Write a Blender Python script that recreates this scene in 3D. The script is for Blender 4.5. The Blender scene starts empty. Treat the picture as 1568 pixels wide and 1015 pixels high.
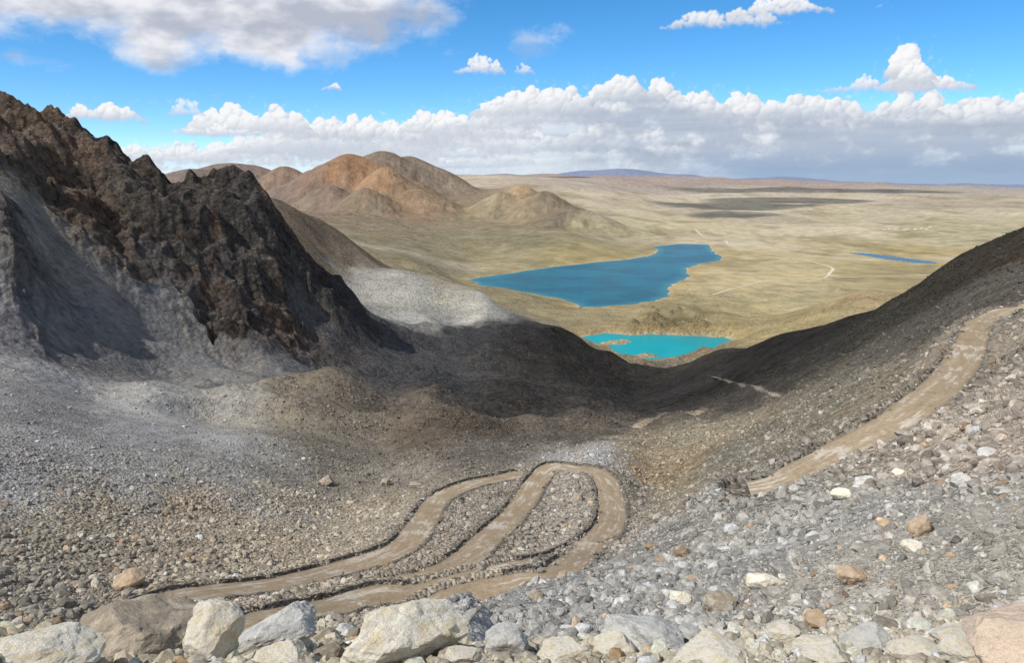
import bpy, bmesh, math, random, time
import numpy as np
from mathutils import Vector, noise as mnoise
T0=time.time()
rng=np.random.default_rng(11); random.seed(5)
scene=bpy.context.scene
F=1207.; CX=784.; CY=507.5; P=math.radians(10.8)
cP,sP=math.cos(P),math.sin(P)
def ray(px,py):
    u=(px-CX)/F; v=(CY-py)/F
    x=u; y=cP+v*sP; z=-sP+v*cP; h=math.hypot(x,y)
    return math.atan2(x,y), z/h
def lin(c):
    c=np.array(c,dtype=float)/255.
    return np.where(c<=0.04045,c/12.92,((c+0.055)/1.055)**2.4)
# ---------------- numpy noise
_perm=rng.permutation(1024); _ang=rng.random(1024)*2*np.pi
_gx=np.cos(_ang).astype(np.float32); _gy=np.sin(_ang).astype(np.float32)
def pn(x,y,seed=0):
    x=np.asarray(x,dtype=np.float64)+seed*17.31; y=np.asarray(y,dtype=np.float64)+seed*9.77
    xi=np.floor(x).astype(np.int64); yi=np.floor(y).astype(np.int64)
    xf=(x-xi).astype(np.float32); yf=(y-yi).astype(np.float32)
    u=xf*xf*xf*(xf*(xf*6-15)+10); v=yf*yf*yf*(yf*(yf*6-15)+10)
    def g(ix,iy,dx,dy):
        h=_perm[(_perm[ix&1023]+iy)&1023]
        return _gx[h]*dx+_gy[h]*dy
    a=g(xi,yi,xf,yf); b=g(xi+1,yi,xf-1,yf); c=g(xi,yi+1,xf,yf-1); d=g(xi+1,yi+1,xf-1,yf-1)
    return 1.45*((a*(1-u)+b*u)*(1-v)+(c*(1-u)+d*u)*v)
def fbm(x,y,o=4,seed=0,g=.5):
    s=0;a=1.;t=0
    for i in range(o):
        s=s+a*pn(x*2**i,y*2**i,seed+i*3); t+=a; a*=g
    return s/t
def sst(x): x=np.clip(x,0,1); return x*x*(3-2*x)
# ---------------- surveyed height profiles : column -> (distance, sight line)
PROF={
-250:[(3,1040),(4,1005),(6,1030),(10,1110),(25,1180),(60,1040),(80,980),(105,905),(140,830),(180,765),(220,700),(270,640),(330,590),(400,540),(470,480),(560,410),(700,330),(850,330),(1300,340),(3000,None,-200),(7000,None,-150)],
-100:[(3,1040),(4,1005),(6,1030),(10,1115),(25,1190),(60,1065),(80,988),(102,918),(135,836),(175,760),(215,690),(262,625),(322,565),(360,535),(430,465),(490,390),(560,330),(650,265),(740,195),(850,215),(1300,300),(3000,None,-200),(7000,None,-150)],
0:[(3,1040),(4,1005),(6,1030),(10,1120),(25,1200),(60,1080),(80,1000),(100,930),(130,850),(170,770),(210,690),(260,625),(320,567),(350,540),(385,520),(430,440),(490,315),(540,290),(590,268),(650,225),(740,160),(850,200),(1200,300),(3000,None,-200),(7000,None,-150)],
80:[(350,562),(385,548),(430,500),(480,430),(530,370),(600,325),(670,260),(740,197),(850,230),(1200,300)],
150:[(3,1035),(4,1004),(6,1030),(10,1110),(25,1180),(60,1060),(80,985),(95,940),(130,862),(170,782),(210,707),(260,652),(315,608),(350,585),(385,578),(430,545),(500,450),(570,385),(640,320),(700,265),(760,232),(860,265),(1200,330),(3000,None,-200),(6500,None,-200)],
225:[(315,612),(350,597),(390,594),(440,565),(520,480),(600,400),(680,310),(750,252),(850,290)],
300:[(3,1035),(4,1004),(6,1030),(10,1110),(25,1160),(60,1050),(80,968),(95,930),(110,897),(130,860),(170,792),(210,727),(260,667),(320,624),(350,610),(380,613),(430,590),(500,530),(580,450),(660,350),(740,281),(830,320),(1300,330),(2500,None,-160),(5000,312),(6500,305),(8200,298)],
360:[(350,604),(380,608),(440,592),(520,535),(600,455),(680,350),(745,286),(840,330),(1200,318),(1400,298),(1700,340)],
430:[(3,1035),(4,1002),(6,1020),(10,1080),(25,1120),(60,1020),(80,960),(90,937),(105,904),(130,866),(170,802),(210,742),(260,682),(330,620),(360,596),(400,601),(460,585),(560,520),(650,440),(740,348),(850,380),(1250,345),(1480,312),(1700,350),(3000,350),(5000,325),(6500,310),(8200,298)],
475:[(360,588),(400,596),(560,560),(660,490),(760,398),(860,415),(1250,378),(1540,335),(1750,360)],
520:[(3,1030),(4,1002),(6,1010),(10,1050),(25,1080),(60,1005),(80,962),(90,940),(105,907),(130,862),(170,805),(210,757),(260,692),(330,622),(360,584),(410,594),(520,572),(650,520),(780,436),(880,452),(1100,445),(1300,404),(1580,356),(1800,385),(3500,358),(5000,335),(6500,314),(8200,300)],
600:[(3,1015),(4,998),(6,1005),(10,1030),(25,1050),(60,995),(80,958),(90,937),(105,903),(125,858),(150,810),(190,765),(230,727),(300,672),(350,635),(390,612),(440,612),(600,575),(750,538),(850,503),(960,497),(1100,460),(1280,413),(1500,415),(1620,408),(1900,425),(2500,400),(3500,368),(5000,338),(6500,315),(9000,296)],
650:[(300,655),(350,625),(390,608),(440,612),(600,582),(780,542),(900,512),(1000,492),(1280,420),(1500,432),(1800,432),(2500,408)],
700:[(3,1012),(5,990),(8,978),(12,985),(25,985),(60,958),(80,938),(95,912),(105,892),(125,850),(150,803),(180,762),(210,722),(260,685),(320,645),(380,617),(440,620),(600,590),(780,555),(930,515),(1050,492),(1290,432),(1450,446),(2000,448),(2600,428),(3500,385),(5000,345),(6500,318),(9500,292),(15000,272)],
750:[(1020,494),(1200,455),(1300,462),(1600,462)],
784:[(3,1010),(5,985),(10,962),(25,940),(50,922),(80,902),(100,885),(125,850),(150,805),(180,765),(205,730),(225,712),(265,688),(330,655),(420,625),(520,603),(700,572),(860,540),(1000,497),(1080,479),(1200,490),(1500,480),(1800,467),(2150,452),(2440,443),(3500,388),(4500,352),(5800,332),(6600,318),(9000,290),(15000,269),(25000,272)],
870:[(3,1010),(5,985),(10,958),(25,930),(50,908),(80,880),(105,860),(130,842),(150,812),(175,765),(205,716),(225,703),(270,688),(350,660),(450,632),(600,605),(800,573),(950,530),(1050,507),(1180,520),(1500,500),(1750,487),(1950,478),(3000,None,-328),(4000,362),(5000,344),(6500,324),(9000,294),(15000,271),(25000,274)],
940:[(3,1010),(5,985),(10,958),(25,922),(50,892),(80,862),(100,845),(125,830),(150,805),(175,765),(205,720),(230,695),(280,676),(400,645),(550,620),(700,603),(850,582),(980,550),(1100,562),(1500,505),(1700,488),(1900,478),(3000,None,-330),(4500,None,-328),(6000,333),(9000,302),(14000,280),(20000,273)],
1000:[(3,1010),(5,985),(10,960),(20,922),(40,880),(70,840),(100,812),(125,806),(160,786),(200,745),(250,702),(300,672),(400,645),(550,622),(700,605),(850,585),(950,568),(1100,572),(1250,556),(1500,505),(1700,482),(1900,477),(3000,None,-330),(4500,None,-330),(8000,None,-305),(12000,None,-200),(18000,280)],
1100:[(3,1010),(5,980),(10,945),(20,905),(40,860),(65,812),(90,780),(112,766),(140,752),(180,716),(240,678),(320,640),(450,612),(600,588),(750,560),(860,540),(960,552),(1500,506),(1700,490),(2000,477),(3000,None,-330),(4500,None,-330),(8000,None,-315),(12000,None,-220),(18000,282)],
1200:[(3,1010),(5,975),(10,935),(20,888),(40,838),(60,795),(85,753),(105,730),(140,698),(200,655),(280,612),(400,578),(550,545),(680,516),(800,532),(1500,505),(1800,490),(3000,None,-330),(4500,None,-330),(8000,None,-320),(12000,None,-240),(20000,284)],
1300:[(5,965),(10,920),(20,862),(35,812),(55,766),(80,722),(105,690),(140,648),(200,598),(280,557),(400,525),(520,502),(620,488),(750,512),(1400,500),(1650,455),(1900,465),(3000,None,-330),(4500,None,-330),(8000,None,-315),(12000,None,-240),(20000,285)],
1400:[(5,955),(10,905),(20,840),(35,780),(55,730),(80,688),(115,628),(140,598),(200,550),(300,500),(400,462),(480,434),(600,462),(1400,490),(1650,442),(1900,460),(3000,None,-330),(4500,None,-330),(8000,None,-300),(12000,None,-240),(20000,286)],
1480:[(5,950),(10,895),(20,820),(35,750),(55,695),(80,650),(120,588),(160,538),(185,514),(225,497),(300,455),(400,412),(465,386),(600,415),(1650,440),(3000,None,-330),(4500,None,-325),(8000,None,-290),(12000,None,-230),(20000,287)],
1568:[(3,1000),(5,945),(10,880),(20,790),(35,715),(55,655),(80,605),(120,550),(170,498),(215,471),(260,447),(340,400),(420,351),(540,375),(1650,440),(3000,None,-330),(4500,None,-320),(8000,None,-280),(12000,None,-225),(20000,287)],
1700:[(3,990),(5,930),(10,860),(20,760),(35,680),(55,610),(80,565),(120,520),(180,470),(230,442),(280,405),(400,320),(520,330),(1650,430),(3000,None,-320),(8000,None,-280),(20000,287)],
1850:[(3,980),(5,915),(10,840),(20,730),(35,640),(55,570),(80,530),(120,480),(180,430),(260,360),(400,270),(520,290),(1650,430),(3000,None,-320),(8000,None,-280),(20000,287)],
}
for px,y in [(750,277),(850,266),(900,262),(960,259),(1000,264),(1050,268),(1120,275),(1180,272),(1240,275),(1300,281),(1400,283),(1568,285),(1750,285)]:
    PROF.setdefault(px,[]).append((34000,y)); PROF[px].append((50000,y+6))
BR=np.log([.2,1.6,5,10,100,200,400,850,1400,2000,8000,12000,34000,60000]); BZ=[-1.5,-1.55,-3.2,-6,-58,-76,-115,-190,-290,-330,-315,-240,-60,-60]
def Bz(lr): return np.interp(lr,BR,BZ)
K1,K2=12.5,4.5
pts=[];val=[]
for px,l in PROF.items():
    for e in l:
        r=e[0]
        if e[1] is None: az,_=ray(px,400); t=e[2]/r
        else: az,t=ray(px,e[1])
        pts.append((az*K1,math.log(r)*K2)); val.append(t-Bz(math.log(r))/r)
for az in np.linspace(-.78,.78,9):
    for r in (.3,.8,1.6,2.2):
        pts.append((az*K1,math.log(r)*K2)); val.append((-1.5-.12*r)/r-Bz(math.log(r))/r)
pts=np.array(pts); val=np.array(val); n=len(pts)
phi=lambda d2: -np.sqrt(d2+.10)
D2=((pts[:,None]-pts[None])**2).sum(2)
A=np.zeros((n+3,n+3)); A[:n,:n]=phi(D2)-np.eye(n)*0.002; A[:n,n]=1;A[:n,n+1:]=pts; A[n:,:n]=A[:n,n:].T
sol=np.linalg.solve(A,np.concatenate([val,[0,0,0]]))
AZ=math.radians(44)
NCA,NCL=440,760
caz=np.linspace(-AZ,AZ,NCA); clr=np.linspace(math.log(.2),math.log(60000),NCL)
GA,GL=np.meshgrid(caz,clr)
q=np.stack([GA.ravel()*K1,GL.ravel()*K2],1)
out=np.empty(len(q))
for i in range(0,len(q),20000):
    s=q[i:i+20000]; d2=((s[:,None]-pts[None])**2).sum(2)
    out[i:i+20000]=phi(d2)@sol[:n]+sol[n]+s@sol[n+1:]
CZ=out.reshape(GA.shape)*np.exp(GL)+Bz(GL)
# distant peaks
GX=np.exp(GL)*np.sin(GA); GY=np.exp(GL)*np.cos(GA)
PEAK=[ # px,y,r,base radius m, exponent, roundness
(365,250,8800,1150,1.0,.28),(300,260,8400,900,1.0,.28),(436,252,7800,720,1.05,.12),(470,268,7300,560,1.1,.15),
(533,231,6900,1080,1.1,.10),(590,262,6200,620,1.1,.10),(503,280,6000,480,1.1,.12),(640,294,5900,560,1.1,.15),(560,288,5700,420,1.1,.12),
(585,234,8500,900,1.0,.2),(625,240,8700,850,1.0,.2),(660,258,8600,700,1.0,.2),(695,280,8300,560,1.0,.2),
(798,283,6000,430,1.15,.16),(838,290,5600,470,1.1,.12),(768,294,5800,400,1.1,.2),(872,308,5200,400,1.1,.14),
(880,274,20000,1300,1.,.2),(940,276,22000,1300,1.,.2),(985,272,23000,1500,1.,.2),(1030,275,22000,1300,1.,.2),(1075,273,24000,1500,1.,.2),(1130,279,21000,1200,1.,.2),(1185,277,22000,1000,1.,.2),(1215,278,23000,900,1.,.2),(1290,283,22000,1000,1.,.3)]
for i,(px,y,r,s,ex,ro) in enumerate(PEAK):
    a,t=ray(px,y); x0,y0=r*math.sin(a),r*math.cos(a); top=t*r
    dx,dy=GX-x0,GY-y0; d=np.hypot(dx,dy); th=np.arctan2(dy,dx)
    m=d<s*2.4
    gl=1+.16*pn(np.cos(th)*2.2+i*3,np.sin(th)*2.2,i)+.10*pn(GX/260,GY/260,i)-.16*np.abs(pn(np.cos(th)*6+i,np.sin(th)*6,i+9))
    qd=(np.sqrt((d/s)**2+ro*ro)-ro)/gl
    f=np.clip(1-qd*.82,0,None)**(ex*1.25)
    zc=-330+(top+330)*f
    k=14.
    CZ=np.where(m,np.maximum(CZ,zc)+k*np.exp(-np.abs(CZ-zc)/k)*.5*(f>0),CZ)
# moraine hummocks in the valley
hm=sst((np.exp(GL)-270)/60)*sst((1080-np.exp(GL))/120)*sst((GA+.50)/.12)*(.25+.75*sst((.20-GA)/.08))
hb=(.30-np.abs(fbm(GX/95,GY/95,2,5)))*21+(.25-np.abs(pn(GX/38,GY/38,9)))*8
CZ=CZ+hm*hb
CZ=CZ+sst((np.exp(GL)-9500)/3000)*sst((40000-np.exp(GL))/9000)*(fbm(GX/2600,GY/2200,4,15)*.0035*np.exp(GL))
CZ=CZ+sst((np.exp(GL)-4600)/1200)*sst((12000-np.exp(GL))/3000)*sst((GA-.12)/.1)*np.clip(fbm(GX/900,GY/900,4,19)+.1,0,1)*70
CT=CZ/np.exp(GL)
def bil(G,fi,fj):
    fi=np.clip(fi,0,G.shape[0]-1.001); fj=np.clip(fj,0,G.shape[1]-1.001)
    i=fi.astype(int); j=fj.astype(int); a=fi-i; b=fj-j
    if G.ndim==3: a=a[...,None]; b=b[...,None]
    return (G[i,j]*(1-a)+G[i+1,j]*a)*(1-b)+(G[i,j+1]*(1-a)+G[i+1,j+1]*a)*b
def cidx(az,lr): return (lr-clr[0])/(clr[-1]-clr[0])*(NCL-1),(az+AZ)/(2*AZ)*(NCA-1)
def hit(px,py,rmin=2.3,G=None):
    az,t=ray(px,py)
    lr=np.linspace(math.log(rmin),math.log(59000),6000)
    fi,fj=cidx(np.full_like(lr,az),lr)
    pr=bil(CT,fi,fj); k=np.argmax(pr>=t)
    if pr[k]<t: k=len(lr)-1
    return az,math.exp(lr[k])
print('rbf',n,time.time()-T0)
# ---------------- fine polar grid
seg=[(.2,1.6,20),(1.6,10,180),(10,80,220),(80,260,420),(260,1600,560),(1600,9000,300),(9000,60000,120)]
Rr=np.concatenate([np.geomspace(a,b,c,endpoint=False) for a,b,c in seg]+[[60000.]])
NR=len(Rr); NC=1300
az=np.linspace(-AZ,AZ,NC); LR=np.log(Rr)
AG=np.broadcast_to(az[None],(NR,NC)); LG=np.broadcast_to(LR[:,None],(NR,NC)); RG=np.exp(LG)
X=RG*np.sin(AG); Y=RG*np.cos(AG)
fi,fj=cidx(AG,LG)
Z=bil(CT,fi,fj)*RG
# region attributes (x,y sight, colour, rough, stony)
REG=[
(60,1005,(172,158,130),1,1),(400,1008,(172,162,138),1,1),(800,1000,(170,160,138),1,1),(1200,990,(188,178,155),1,1),(1500,980,(188,175,153),1,1),
(750,935,(152,151,149),.5,.5),(850,890,(154,153,150),.6,.6),(1000,900,(158,156,149),1,1),(1150,850,(160,157,149),1,1),(1300,800,(160,157,149),1.1,1),(1500,800,(160,154,143),1.1,1),(1400,900,(166,160,149),1,1),(1550,680,(164,149,134),1.1,1),(1500,640,(158,146,131),1,1),(1100,790,(152,149,141),1,1),
(30,900,(146,138,124),1,1),(100,850,(152,143,128),1,1),(250,870,(164,152,133),1,1),(400,840,(172,159,138),1,.8),(550,800,(168,157,138),1,.8),(150,790,(156,146,129),1,.9),(300,790,(164,151,132),1,.8),(450,770,(165,156,141),.8,.7),
(40,720,(148,146,144),.8,.6),(200,720,(152,151,149),.7,.35),(350,720,(150,148,144),.7,.35),(60,640,(144,143,143),.5,.12),(200,660,(152,150,150),.4,.1),(330,680,(152,150,148),.5,.15),(430,720,(146,142,135),.7,.4),
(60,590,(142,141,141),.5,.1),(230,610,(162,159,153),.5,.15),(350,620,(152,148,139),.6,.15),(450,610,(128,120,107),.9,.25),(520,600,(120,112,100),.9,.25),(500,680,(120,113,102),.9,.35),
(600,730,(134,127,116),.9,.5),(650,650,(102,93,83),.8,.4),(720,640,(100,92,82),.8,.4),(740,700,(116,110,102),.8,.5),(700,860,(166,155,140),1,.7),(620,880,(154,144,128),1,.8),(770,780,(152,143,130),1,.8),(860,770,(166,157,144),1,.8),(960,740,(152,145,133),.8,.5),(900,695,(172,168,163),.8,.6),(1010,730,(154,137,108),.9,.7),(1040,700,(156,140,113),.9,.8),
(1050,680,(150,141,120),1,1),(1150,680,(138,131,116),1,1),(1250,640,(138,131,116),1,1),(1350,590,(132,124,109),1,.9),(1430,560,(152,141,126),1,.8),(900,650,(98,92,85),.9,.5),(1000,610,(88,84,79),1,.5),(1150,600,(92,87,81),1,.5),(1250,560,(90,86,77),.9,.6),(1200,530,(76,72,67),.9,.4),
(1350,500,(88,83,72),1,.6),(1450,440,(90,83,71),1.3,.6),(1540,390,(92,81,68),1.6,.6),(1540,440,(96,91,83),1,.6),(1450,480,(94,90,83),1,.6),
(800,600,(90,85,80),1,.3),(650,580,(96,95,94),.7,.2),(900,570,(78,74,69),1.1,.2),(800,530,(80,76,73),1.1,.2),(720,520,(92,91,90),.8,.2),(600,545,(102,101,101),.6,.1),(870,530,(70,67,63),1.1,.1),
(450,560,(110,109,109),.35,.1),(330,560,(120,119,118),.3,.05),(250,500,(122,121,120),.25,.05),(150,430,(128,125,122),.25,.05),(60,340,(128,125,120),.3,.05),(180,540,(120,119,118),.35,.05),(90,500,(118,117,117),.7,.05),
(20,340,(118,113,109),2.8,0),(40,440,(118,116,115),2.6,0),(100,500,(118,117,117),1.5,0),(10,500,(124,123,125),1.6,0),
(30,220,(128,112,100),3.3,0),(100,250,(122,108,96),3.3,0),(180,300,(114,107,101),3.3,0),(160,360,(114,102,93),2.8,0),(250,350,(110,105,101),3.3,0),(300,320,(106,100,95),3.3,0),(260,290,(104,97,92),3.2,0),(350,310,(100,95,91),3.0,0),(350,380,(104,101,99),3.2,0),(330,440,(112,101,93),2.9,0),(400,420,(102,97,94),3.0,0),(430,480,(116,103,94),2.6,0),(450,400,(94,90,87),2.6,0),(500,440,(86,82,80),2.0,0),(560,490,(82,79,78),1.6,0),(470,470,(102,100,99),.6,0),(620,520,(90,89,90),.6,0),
(560,430,(162,159,152),.6,0),(650,440,(170,168,160),.6,0),(720,470,(168,166,158),.6,0),(620,475,(164,162,155),.5,0),(680,430,(164,156,140),.6,0),
(430,330,(124,112,98),1.1,0),(480,350,(112,100,87),1.4,0),(560,385,(116,103,88),1.4,0),(590,405,(118,106,90),1.2,0),(480,380,(130,116,98),1,0),
(800,462,(150,139,111),1.3,0),(850,470,(152,141,111),1.3,0),(960,485,(162,149,118),1.6,0),(1020,490,(136,125,98),2.4,0),(1080,480,(146,135,106),1.6,0),(1150,480,(168,156,120),.9,0),(1250,470,(172,161,127),.9,0),(1330,450,(170,152,119),1.6,0),(1200,500,(160,146,110),1.3,0),
(680,400,(140,132,109),.4,0),(620,380,(136,129,108),.5,0),(760,400,(152,142,113),.25,0),(900,390,(156,145,110),.2,0),(700,360,(138,131,109),.6,0),(800,360,(132,124,102),.5,0),(600,350,(138,128,109),.8,0),(900,350,(158,149,122),.4,0),
(1100,430,(180,166,131),.15,0),(1200,420,(178,165,133),.15,0),(1150,390,(176,163,128),.15,0),(1350,420,(164,152,118),.15,0),(1400,400,(168,152,114),.15,0),(1250,380,(176,164,133),.15,0),
(1000,340,(186,176,149),.25,0),(1150,350,(184,173,147),.3,0),(1300,340,(178,169,145),.45,0),(1450,350,(174,165,138),.5,0),(1100,315,(192,182,158),.35,0),(1300,305,(190,178,158),.5,0),(1480,310,(182,171,149),.6,0),(950,310,(190,179,156),.35,0),(1400,292,(172,163,150),.6,0),(1150,295,(184,173,156),.5,0),
(310,275,(132,120,114),1.0,0),(365,258,(134,120,113),1.0,0),(432,262,(144,124,110),1.0,0),(470,275,(140,119,105),1,0),(520,250,(152,120,96),1.0,0),(535,240,(156,124,99),1.0,0),(575,275,(160,131,105),1.0,0),(610,248,(134,120,107),1.0,0),(650,262,(136,124,111),1.0,0),(500,290,(136,118,106),1.,0),(440,290,(132,118,110),1.,0),(480,305,(136,124,109),.9,0),(620,300,(144,124,104),.8,0),(560,315,(134,123,106),.9,0),
(798,289,(170,148,120),.8,0),(838,300,(132,121,103),.8,0),(872,318,(120,111,97),.8,0),(760,310,(144,131,109),.6,0),(750,330,(142,132,109),.5,0),
(720,277,(182,169,151),.3,0),(850,277,(172,161,150),.4,0),
]
rp=[];rv=[]
for px,py,c,ro,st in REG:
    a,r=hit(px,py); rp.append((a*K1,math.log(r)*K2)); rv.append(list(lin(c))+[ro,st])
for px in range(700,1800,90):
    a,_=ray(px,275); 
    for r in (32000,45000): rp.append((a*K1,math.log(r)*K2)); rv.append(list(lin((132,143,168)))+[1.0,0])  # blue air haze painted into the far range's base colour
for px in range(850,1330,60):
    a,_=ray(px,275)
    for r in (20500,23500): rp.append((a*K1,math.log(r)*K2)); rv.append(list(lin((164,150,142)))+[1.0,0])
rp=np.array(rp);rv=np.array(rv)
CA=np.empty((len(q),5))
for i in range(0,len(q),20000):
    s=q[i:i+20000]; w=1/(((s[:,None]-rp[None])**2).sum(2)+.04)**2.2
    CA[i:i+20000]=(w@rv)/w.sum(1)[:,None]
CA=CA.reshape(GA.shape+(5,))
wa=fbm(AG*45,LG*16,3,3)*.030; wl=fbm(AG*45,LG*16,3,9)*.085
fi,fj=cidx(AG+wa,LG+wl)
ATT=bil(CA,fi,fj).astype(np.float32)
rough=ATT[...,3]; stony=ATT[...,4]
print('att',time.time()-T0)
# ---------------- detail relief, octave by octave (metres)
dr=np.gradient(Rr); spac=np.maximum(dr,Rr*(2*AZ/NC))
N2=np.zeros_like(Z,dtype=np.float32)
lam=2400.; k=0
bl=sst((rough-1.15)/1.2)
while lam>.12:
    w=sst((.22*Rr/lam-.4)/.8)*sst((lam/spac-1.6)/2.)
    rows=np.where(w>0.01)[0]
    if len(rows):
        a,b=rows[0],rows[-1]+1; sl=slice(a,b)
        ca,sa=math.cos(k*1.1),math.sin(k*1.1)
        xx=(X[sl]*ca+Y[sl]*sa)/lam; yy=(-X[sl]*sa+Y[sl]*ca)/lam
        v=pn(xx,yy,k)
        rid=(.24-np.abs(pn(xx*1.05+.3*v,yy*1.05,k+40)))*2.6
        amp=(.040 if lam>6 else (.05 if lam>1.2 else .06))
        if lam<45 and lam>3: rid=rid*1.6
        mix=v*(1-bl[sl])+rid*bl[sl]
        N2[sl]+=(w[sl][:,None]*lam*amp*mix*np.where(rough[sl]>1.2,1.2+(rough[sl]-1.2)*1.0,rough[sl])).astype(np.float32)
    lam/=2.0; k+=1
Z=Z+N2
print('noise',time.time()-T0)
# ---------------- lakes
def sdf(px_,py_,poly):
    d=np.full(px_.shape,1e18); ins=np.zeros(px_.shape,bool); m=len(poly)
    for i in range(m):
        x1,y1=poly[i]; x2,y2=poly[(i+1)%m]
        ex,ey=x2-x1,y2-y1; L=ex*ex+ey*ey+1e-9
        t=np.clip(((px_-x1)*ex+(py_-y1)*ey)/L,0,1)
        d=np.minimum(d,(px_-x1-t*ex)**2+(py_-y1-t*ey)**2)
        c=((y1>py_)!=(y2>py_))&(px_<(x2-x1)*(py_-y1)/(y2-y1+1e-12)+x1); ins^=c
    d=np.sqrt(d); return np.where(ins,-d,d)
LAKES=[
('lake',-330.,[(716,428),(780,418),(850,408),(905,402),(960,397),(1000,390),(1012,382),(1000,377),(1040,373),(1085,374),(1090,384),(1105,393),(1098,400),(1075,403),(1050,411),(1055,424),(1035,432),(1020,443),(1025,453),(1000,461),(960,466),(920,470),(888,470),(868,460),(845,455),(800,447),(750,440)]),
('turquoise_lake',-290.,[(885,516),(930,510),(965,513),(1000,512),(1060,514),(1110,517),(1130,524),(1100,533),(1070,537),(1040,546),(1000,551),(985,547),(950,543),(930,530),(905,525)]),
('pond',-331.,[(1300,386),(1330,388),(1370,393),(1425,400),(1440,404),(1400,402),(1360,397),(1325,391)]),
]
shore=np.full(Z.shape,1e6,np.float32); WAT=[]
for name,lev,pp in LAKES:
    poly=[]
    for px,py in pp:
        a,t=ray(px,py); r=lev/t; poly.append((r*math.sin(a),r*math.cos(a)))
    rad=[math.hypot(*p) for p in poly]
    i0=np.searchsorted(Rr,min(rad)*.8); i1=np.searchsorted(Rr,max(rad)*1.2); sl=slice(i0,i1)
    d=sdf(X[sl],Y[sl],poly)
    big=name=='lake'
    d=d+ (pn(X[sl]/(90 if big else 25),Y[sl]/(90 if big else 25),5)*14+pn(X[sl]/30,Y[sl]/30,6)*5)*(1 if big else .35)
    z=Z[sl]
    bw=70. if big else (16. if name!='pond' else 60.)
    dp=np.maximum(d,0); near=lev+.4+dp*.02; fall=np.exp(-dp/bw)*sst((5*bw-dp)/(2*bw))
    outz=z+(near-z)*fall; outz=np.where(dp<3*bw,np.maximum(outz,lev+.4),outz)
    z=np.where(d<0,lev-.6-np.minimum(-d*.1,10),outz)
    if name=='turquoise_lake':
        for (ipx,ipy,s) in [(942,525,13),(955,523,9),(990,545,12),(925,528,7)]:
            a,t=ray(ipx,ipy); r=lev/t; ix,iy=r*math.sin(a),r*math.cos(a)
            dd=np.hypot((X[sl]-ix)/1.5,(Y[sl]-iy)); z=np.maximum(z,lev-2+(7+3*pn(X[sl]/6,Y[sl]/6,2))*np.exp(-(dd/s)**2))
    Z[sl]=z; shore[sl]=np.minimum(shore[sl],np.where(d>0,d,0)*(1 if big else 2.))
    WAT.append((name,lev,sl,d))
# ---------------- roads
def resample(p,step=1.0):
    p=[np.array(a,float) for a in p]; p=[2*p[0]-p[1]]+p+[2*p[-1]-p[-2]]; o=[]
    for i in range(1,len(p)-2):
        L=np.linalg.norm(p[i+1]-p[i]); m=max(2,int(L/step*2))
        for t in np.linspace(0,1,m,endpoint=False):
            o.append(.5*((2*p[i])+(-p[i-1]+p[i+1])*t+(2*p[i-1]-5*p[i]+4*p[i+1]-p[i+2])*t*t+(-p[i-1]+3*p[i]-3*p[i+1]+p[i+2])*t**3))
    o=np.array(o); s=np.concatenate([[0],np.cumsum(np.linalg.norm(np.diff(o,axis=0),axis=1))])
    m=int(s[-1]/step)+1; ss=np.linspace(0,s[-1],m)
    return np.stack([np.interp(ss,s,o[:,0]),np.interp(ss,s,o[:,1])],1)
def zat(x,y,G):
    r=np.hypot(x,y); a=np.arctan2(x,y)
    return bil(G,np.interp(np.log(r),LR,np.arange(NR)),(a+AZ)/(2*AZ)*(NC-1))
def smooth(v,w):
    w=min(w,len(v)//2*2-1); 
    if w<3: return v
    kk=np.hanning(w+2)[1:-1]; kk/=kk.sum(); return np.convolve(np.pad(v,w//2,'edge'),kk,'valid')[:len(v)]
ROADS=[
('dirt_road',5.6,60,[(1700,444),(1640,456),(1600,462),(1568,469),(1530,480),(1500,494),(1490,515),(1478,545),(1448,585),(1408,618),(1360,650),(1300,686),(1250,712),(1200,735),(1140,758)],1),
('dirt_road',6.2,60,[(800,727),(760,734),(710,746),(670,768),(648,800),(625,830),(590,850),(530,872),(470,886),(400,897),(330,907),(270,917),(228,932),(242,954),(300,958),(380,951),(480,936),(570,920),(640,910),(710,893),(780,876),(850,858),(900,838),(932,808),(938,775),(930,742),(912,722),(880,717),(845,720),(822,738),(805,765),(775,800),(740,832),(705,862),(660,882),(610,893)],1),
('dirt_road',5.4,60,[(905,838),(862,868),(800,888),(740,908),(690,927),(650,943),(600,960)],1),
('dirt_road',5.2,60,[(975,655),(990,645),(1020,636),(1060,632),(1075,628)],.6),
('dirt_road',4.0,60,[(1190,606),(1170,600),(1140,592),(1105,580),(1075,573)],.3),
('dirt_track',11,1600,[(1040,345),(1065,352),(1080,362),(1110,368),(1115,375),(1140,383),(1190,392),(1240,402),(1275,412),(1268,422),(1300,425),(1380,422),(1440,420)],0),
('dirt_track',8,1600,[(1275,412),(1265,425),(1230,432),(1180,430),(1130,440),(1090,450)],0),
]
RD=[]
for ri,(name,wid,rmin,pp,edge) in enumerate(ROADS):
    w=[]
    for px,py in pp:
        a,r=hit(px,py,rmin); w.append((r*math.sin(a),r*math.cos(a)))
    step=1.0 if name=='dirt_road' else 12.
    c=resample(w,step)
    fi,fj=cidx(np.arctan2(c[:,0],c[:,1]),np.log(np.hypot(c[:,0],c[:,1])))
    if name=='dirt_road': zz=smooth(bil(CT,fi,fj)*np.hypot(c[:,0],c[:,1]),15 if ri==0 else 31)
    else: zz=smooth(zat(c[:,0],c[:,1],Z),9)
    RD.append([name,wid/2,c,zz,edge])
RM=np.zeros(Z.shape,np.float32)
RR_=[r for r in RD if r[0]=='dirt_road']
allc=np.concatenate([r[2] for r in RR_]); allz=np.concatenate([r[3] for r in RR_]); allw=np.concatenate([np.full(len(r[3]),r[1]) for r in RR_])
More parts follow.
